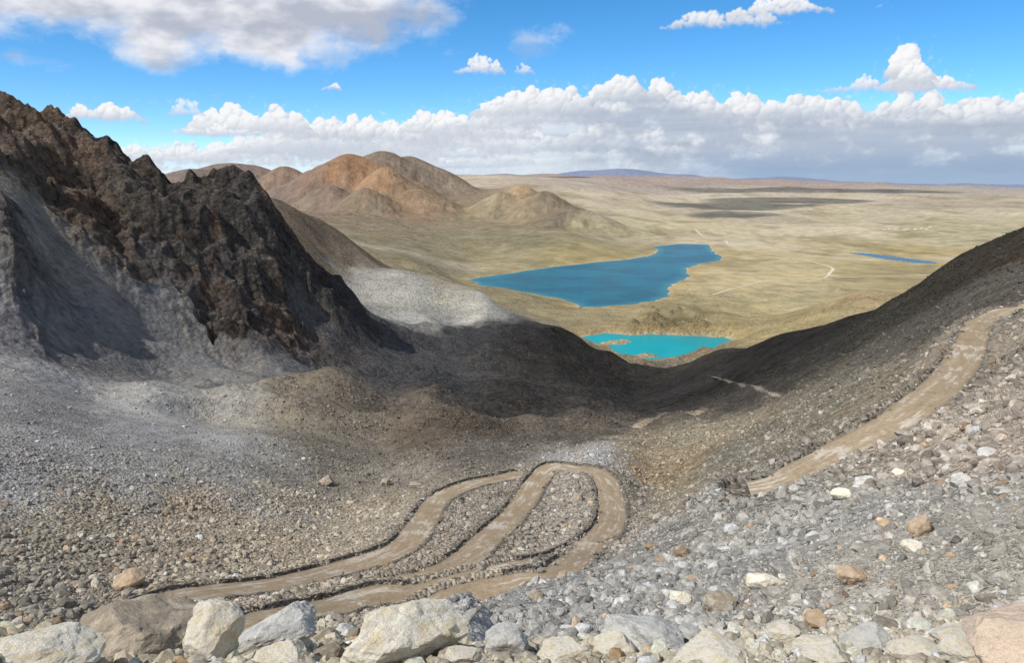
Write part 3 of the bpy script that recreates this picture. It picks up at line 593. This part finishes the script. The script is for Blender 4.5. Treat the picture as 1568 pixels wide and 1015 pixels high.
# ---------------- clouds out of view, added and shaped to shade valley and plain
mc,g,b=newmat('shadow_cloud_vapour'); b.inputs['Base Color'].default_value=(.9,.9,.9,1)
tr=g.n('ShaderNodeBsdfTransparent'); mx=g.n('ShaderNodeMixShader'); lw=g.n('ShaderNodeAttribute',attribute_name='dn').outputs['Fac']
g.L(lw,mx.inputs[0]); g.L(tr.outputs[0],mx.inputs[1]); g.L(b.outputs[0],mx.inputs[2]); g.L(mx.outputs[0],g.nt.nodes['Material Output'].inputs[0])
def shadow_cloud(lumps,zc,gz,nz,th):
    L=np.array(lumps); x0,x1=(L[:,0]-L[:,2]*1.6).min(),(L[:,0]+L[:,2]*1.6).max(); y0,y1=(L[:,1]-L[:,3]*1.6).min(),(L[:,1]+L[:,3]*1.6).max()
    N=150; gx,gy=np.meshgrid(np.linspace(x0,x1,N),np.linspace(y0,y1,N))
    f=np.full(gx.shape,-9.); wt=np.zeros(gx.shape)
    for cx,cy,rx,ry,ww in lumps:
        e=1-np.sqrt(((gx-cx)/rx)**2+((gy-cy)/ry)**2); wt=np.where(e>f,ww,wt); f=np.maximum(f,e)
    for _ in range(12): wt=(np.roll(wt,1,0)+np.roll(wt,-1,0)+np.roll(wt,1,1)+np.roll(wt,-1,1)+wt)/5
    f=f+.28*fbm(gx/nz,gy/nz,5,77)+.08
    k=(zc-gz)/S.z; fp=np.clip(f,0,None)
    dn=(sst(fp/.26)*wt*.42)
    m=f>-.02; cm=m[:-1,:-1]|m[1:,:-1]|m[:-1,1:]|m[1:,1:]
    ii=np.arange(f.size).reshape(f.shape); qd=np.stack([ii[:-1,:-1],ii[:-1,1:],ii[1:,1:],ii[1:,:-1]],-1)[cm]
    top=np.stack([gx+S.x*k,gy+S.y*k,zc+th*np.sqrt(fp)*(1+.3*fbm(gx/nz*2,gy/nz*2,3,5))],-1).reshape(-1,3); bot=np.stack([gx+S.x*k,gy+S.y*k,zc-.3*th*np.sqrt(fp)-.5],-1).reshape(-1,3)
    mesh_np('shadow_cloud',np.concatenate([top,bot]),np.concatenate([qd,qd[:,::-1]+f.size]),mc,True,None,{'dn':np.concatenate([dn.ravel(),dn.ravel()])})
shadow_cloud([(-330,700,200,150,.2),(-140,680,150,200,.45),(50,710,250,340,1),(290,640,250,270,1),(245,440,190,120,.9),(130,520,160,130,.9),(450,480,180,210,.9)],1000,-120,160,120)
shadow_cloud([(1980,7300,420,500,1.35),(2600,9000,900,900,1.4),(3500,10300,1100,700,1.3)],4600,-300,900,400)
shadow_cloud([(5500,14500,2600,1100,1.2),(1500,17500,2800,1200,1.1)],8000,-250,1500,400)
# ---------------- sky backdrop: distant cumulus bank, sun shading painted into its glowing colour
EH,EW=360,1750
Ea=np.linspace(-.5,13.8,EH); Aa_=np.linspace(-43,43,EW); SAz,SEl=np.meshgrid(Aa_,Ea)
def ae(px,py): a,t=ray(px,py); return math.degrees(a),math.degrees(math.atan(t))
RGBc=np.zeros((EH,EW,3)); ALc=np.zeros((EH,EW))
WAx=SAz+.16*fbm(SAz/.9,SEl/.9,5,101,.6)*1.7; WEx=SEl+.16*fbm(SAz/.9,SEl/.9,5,131,.6)*1.7
fine=fbm(SAz/.45,SEl/.45,5,151,.62); soft=fbm(SAz/2.6,SEl/1.6,5,161,.55)
def comp(sl,rgb,al):
    a=al[...,None]; RGBc[sl]=rgb*a+RGBc[sl]*(1-a); ALc[sl]=al+ALc[sl]*(1-al)
WHT=np.array([.97,.97,.975]); SHD=np.array([.37,.44,.565]); HZ=np.array([.60,.72,.85])
LV=np.array([-.50,.66,.56]); LV/=np.linalg.norm(LV)
def addcloud(blobs,base,hh,haze,op=1.,softb=.25,dark=.0):
    b=np.array(blobs); x0,x1=(b[:,0]-b[:,2]).min()-.4,(b[:,0]+b[:,2]).max()+.4; y1=(b[:,1]+b[:,2]).max()+.4; y0=base-.6
    j0,j1=np.searchsorted(Aa_,[x0,x1]); i0,i1=np.searchsorted(Ea,[y0,y1]); j0=max(j0,0)
    if j1-j0<3 or i1-i0<3: return
    sl=(slice(i0,i1),slice(j0,j1)); wx=WAx[sl]; wy=WEx[sl]
    zb=np.full(wx.shape,-9.); N3=np.zeros(wx.shape+(3,)); N3[...,2]=1; cov=np.zeros(wx.shape)
    ax=Aa_[j0:j1]; ay=Ea[i0:i1]
    for (bx,by,br,bz) in blobs:
        a0,a1=np.searchsorted(ax,[bx-br-.3,bx+br+.3]); c0,c1=np.searchsorted(ay,[by-br-.3,by+br+.3])
        if a1<=a0 or c1<=c0: continue
        s=(slice(c0,c1),slice(a0,a1)); dx=(wx[s]-bx)/br; dy=(wy[s]-by)/br; d2=dx*dx+dy*dy
        h=np.sqrt(np.clip(1-d2,0,None)); z=h*br+bz; m=(d2<1)&(z>zb[s])
        zb[s]=np.where(m,z,zb[s]); N3[s]=np.where(m[...,None],np.stack([dx,dy,h],-1),N3[s]); cov[s]=np.maximum(cov[s],np.clip(1-np.sqrt(d2),0,1)*min(br/.35,1.5))
    lam_=N3@LV; t=np.clip((SEl[sl]-base)/max(hh,.01),0,1)
    br_=.50+.42*lam_+.16*fine[sl]+.14*soft[sl]
    br_=br_*(.34+.66*sst(t*1.3+.12))-dark
    for _ in range(1): br_=(br_*2+np.roll(br_,1,0)+np.roll(br_,-1,0)+np.roll(br_,1,1)+np.roll(br_,-1,1))/6
    br_=np.clip(br_*1.25,0,1)[...,None]
    al=sst((cov+.10*fine[sl])/softb)*sst((SEl[sl]-base+.30*fine[sl]+.35*soft[sl]+.15)/.45)*op
    rgb=SHD*(1-br_)+WHT*br_; rgb=rgb*(1-haze)+HZ*haze
    comp(sl,rgb,al)
R2=np.random.default_rng(77)
def cumulus(a0,base,wd,hh,haze,op=1.,dens_=1.,softb=.25,dark=0.,tower=None):
    bl_=[]; n_=int((26+34*wd*hh)*dens_); n_=min(n_,420)
    ph=R2.random()*50
    for i in range(n_):
        x=R2.uniform(-1,1); env=hh*(1-abs(x)**2.2)*(.55+.45*(.5+1.3*float(pn(x*wd*.9+ph,ph))))
        env=max(env,.06); yy=env*R2.random()**.7; k_=1-yy/env
        r_=hh*(.10+.26*R2.random()*(.35+k_))*min(1.,.45+env/hh); r_=min(r_,.75)
        bl_.append((a0+x*wd,base+max(yy-r_*.6,0),max(r_,.05),R2.uniform(-.3,.3)*hh*.4-.15*yy))
    addcloud(bl_,base,hh,haze,op,softb,dark)
tops=[(-100,235),(60,235),(150,226),(230,220),(290,212),(380,208),(430,195),(480,168),(520,180),(560,174),(600,186),(660,168),(720,172),(760,152),(800,122),(880,128),(930,122),(980,104),(1030,120),(1090,140),(1160,142),(1230,134),(1300,136),(1350,134),(1420,129),(1480,134),(1600,134),(1750,138)]
TA=np.array([ae(p,y) for p,y in tops])
def TOPf(a): return float(np.interp(a,TA[:,0],TA[:,1]))
TOPg=np.interp(SAz,TA[:,0],TA[:,1])
strn=fbm(SAz/7.,SEl/.55,5,171,.55); al=sst((TOPg*.86-SEl+.7*strn)/1.1)*(.62+.38*sst((SAz+16)/12))*.95
br_=np.clip(.60+.8*strn+.35*soft,0,1)[...,None]; comp((slice(None),slice(None)),np.array([.50,.58,.70])*(1-br_)+np.array([.84,.875,.92])*br_,al)
for i in range(50): cumulus(R2.uniform(-42,42),R2.uniform(.35,.8),R2.uniform(.8,2.2),R2.uniform(.4,.8),.50)
for i in range(50):
    a0=R2.uniform(-42,42); b0=R2.uniform(.9,1.6); cumulus(a0,b0,R2.uniform(1.2,3.0),min(R2.uniform(.8,1.5),max(TOPf(a0)-b0,.3)),.32)
for a0,yb,yt,hf in [(200,246,216,70),(300,250,214,75),(385,246,206,60)]: 
    A0,B0=ae(a0,yb); _,T_=ae(a0,yt); cumulus(A0,B0,hf*.0475,T_-B0,.15)
lst=[]
for i in range(34):
    a0=R2.uniform(-18,42); b0=R2.uniform(1.5,2.4); lst.append((b0,a0,R2.uniform(1.8,3.6),max(min(R2.uniform(1.4,2.4),TOPf(a0)-b0),.4),.2))
for a0 in np.arange(-14,41,1.9):
    a0=a0+R2.uniform(-.5,.5); tp=TOPf(a0)*R2.uniform(.8,.92); hh=R2.uniform(1.3,2.2); lst.append((tp-hh,a0,R2.uniform(1.8,3.2),hh,.12))
for a0 in np.concatenate([np.arange(-14,0,1.6),np.arange(0,41,2.1)]):
    a0=a0+R2.uniform(-.5,.5); tp=TOPf(a0); hh=R2.uniform(1.4,2.2) if a0<0 else R2.uniform(2.0,3.2); lst.append((tp-hh,a0,R2.uniform(1.6,3.0),hh,.06))
lst.sort()
for b0,a0,wd,hh,hz_ in lst: cumulus(a0,b0,wd,hh,hz_,dark=0. if a0<2 else .10)
un=sst((SAz-0)/9)*sst((TOPg-.9-SEl)/1.6)*sst((soft+.36)/.5)*.82
comp((slice(None),slice(None)),np.array([.42,.485,.60])*(1+.22*strn[...,None]+.22*soft[...,None]),un)
rain=sst((SAz-7)/11)*sst((3.2-SEl+1.7*soft)/2.2)*.92
comp((slice(None),slice(None)),np.array([.26,.38,.57])*(1-sst(SEl/2.5)[...,None])+np.array([.42,.51,.65])*sst(SEl/2.5)[...,None],rain)
hzA=sst((1.4-SEl+.5*strn)/1.6)*.75*(1-.7*sst((SAz-6)/12))
comp((slice(None),slice(None)),np.broadcast_to(np.array([.66,.77,.89]),RGBc.shape),hzA)
def named(pxc,half,yb,yt,haze=.05,op=1.,softb=.25,d=1.4):
    a0,b0=ae(pxc,yb); _,t0=ae(pxc,yt); cumulus(a0,b0,half*.0475,t0-b0,haze,op,d,softb)
named(380,90,207,156,.1); named(330,70,208,185,.12); named(430,40,202,156,.1)
named(160,52,184,150); named(83,15,183,166); named(508,15,138,120,d=2); named(736,38,113,86,.05,.9,.4); named(803,17,112,94,.1,.85,.4); named(286,24,176,148,.15,.75,.5); named(236,14,159,150,.2,.6,.5); named(446,10,158,151,.2,.5,.5)
named(1330,60,138,108,.05,.9,.4); named(1430,48,138,108,.05); named(1385,30,137,80,.02); named(1385,18,118,66,.02,d=2); named(1400,24,128,86,.02)
named(1110,85,40,6,.05,.9,.45); named(1190,75,24,-12,.05,.95,.45); named(1350,14,12,0,.2,.5,.6)
def ellf(px,py,sx,sy,wt):
    a0,l0=ae(px,py); k=.0475; return wt*(1-np.sqrt(((SAz-a0)/(sx*k))**2+((SEl-l0)/(sy*k))**2))
SOFT=[(60,-5,230,54,1.5),(300,0,280,78,1.7),(480,8,190,74,1.7),(400,56,185,48,1.4),(250,66,90,38,1.2),(815,60,60,28,.85),(20,85,60,9,.3),(640,25,75,50,.8),(560,42,85,42,.9)]
sf=np.full(SAz.shape,-9.)
for p in SOFT: sf=np.maximum(sf,ellf(*p))
sn=fbm(SAz/4.2+.5*soft,SEl/3.0,6,181,.55); sd_=sf+sn*1.0+.08*fine; sal=sst((sd_+.08)/1.1)*.97
g_=sst(.40+1.5*fbm(SAz/5.5,SEl/2.4,5,191,.55)+.45*(1-sal))[...,None]
comp((slice(None),slice(None)),np.array([.48,.51,.60])*(1-g_)+np.array([.90,.90,.93])*g_,sal)
ALc*=sst((43-np.abs(SAz))/4)*sst((13.8-SEl)/.8)
RC=90000.; e_=np.radians(SEl); a_=np.radians(SAz)
V=np.stack([RC*np.cos(e_)*np.sin(a_),RC*np.cos(e_)*np.cos(a_),RC*np.sin(e_)],-1).reshape(-1,3)
ii=np.arange(EH*EW,dtype=np.int32).reshape(EH,EW); qd=np.stack([ii[:-1,:-1],ii[:-1,1:],ii[1:,1:],ii[1:,:-1]],-1).reshape(-1,4)
mk=bpy.data.materials.new('cloud_bank'); mk.use_nodes=True; nt=mk.node_tree; nt.nodes.clear(); g=G(nt)
em=g.n('ShaderNodeEmission'); g.L(g.n('ShaderNodeAttribute',attribute_name='Col').outputs['Color'],em.inputs[0]); tr=g.n('ShaderNodeBsdfTransparent')
tmul=g.n('ShaderNodeMixShader'); tp2=g.n('ShaderNodeAttribute',attribute_name='al').outputs['Fac']
g.L(tp2,tmul.inputs[0]); g.L(tr.outputs[0],tmul.inputs[1]); g.L(em.outputs[0],tmul.inputs[2]); mo=g.n('ShaderNodeOutputMaterial'); g.L(tmul.outputs[0],mo.inputs[0])
try: mk.cycles.emission_sampling='NONE'
except Exception as e: print('es',e)
unp=RGBc/np.clip(ALc[...,None],.02,None)
mesh_np('sky',V,qd,mk,True,np.clip(unp,0,1).reshape(-1,3),{'al':ALc})
print('sky',time.time()-T0)
w=bpy.data.worlds.new('World'); scene.world=w; w.use_nodes=True; nt=w.node_tree; g=G(nt); bg=nt.nodes['Background']; bg.inputs[1].default_value=.1
sky=g.n('ShaderNodeTexSky',sky_type='NISHITA'); sky.sun_disc=False; sky.sun_elevation=SE; sky.sun_rotation=SA; sky.altitude=5000; sky.air_density=1.0; sky.dust_density=.3; sky.ozone_density=2.0
hs=g.n('ShaderNodeHueSaturation'); g.L(sky.outputs[0],hs.inputs['Color']); hs.inputs['Hue'].default_value=.493; hs.inputs['Saturation'].default_value=1.3; hs.inputs['Value'].default_value=1.8
tcn=g.n('ShaderNodeTexCoord').outputs['Generated']; sp=g.n('ShaderNodeSeparateXYZ'); g.L(tcn,sp.inputs[0])
cvn=g.noise(tcn,1.6,2,.5,0.,'3D'); hi=g.m('MAXIMUM',g.ss(sp.outputs[2],.30,.55),g.ss(sp.outputs[1],.35,-.1))
cf=g.mul(g.ss(cvn,.34,.50),g.mul(hi,.92))  # white cover added to the unseen sky overhead and behind, whitens ambient light
g.L(g.mix(cf,hs.outputs[0],(5.4,5.35,5.35)),bg.inputs[0])
# ---------------- camera
cam=bpy.data.cameras.new('camera'); cam.sensor_width=36; cam.lens=36*F/1568; cam.clip_start=.05; cam.clip_end=200000
co=bpy.data.objects.new('camera',cam); scene.collection.objects.link(co); co.location=(0,0,0); co.rotation_euler=(math.radians(90)-P,0,0); scene.camera=co
scene.view_settings.view_transform='Standard'; scene.view_settings.look='None'; scene.view_settings.exposure=0
print('done',time.time()-T0)
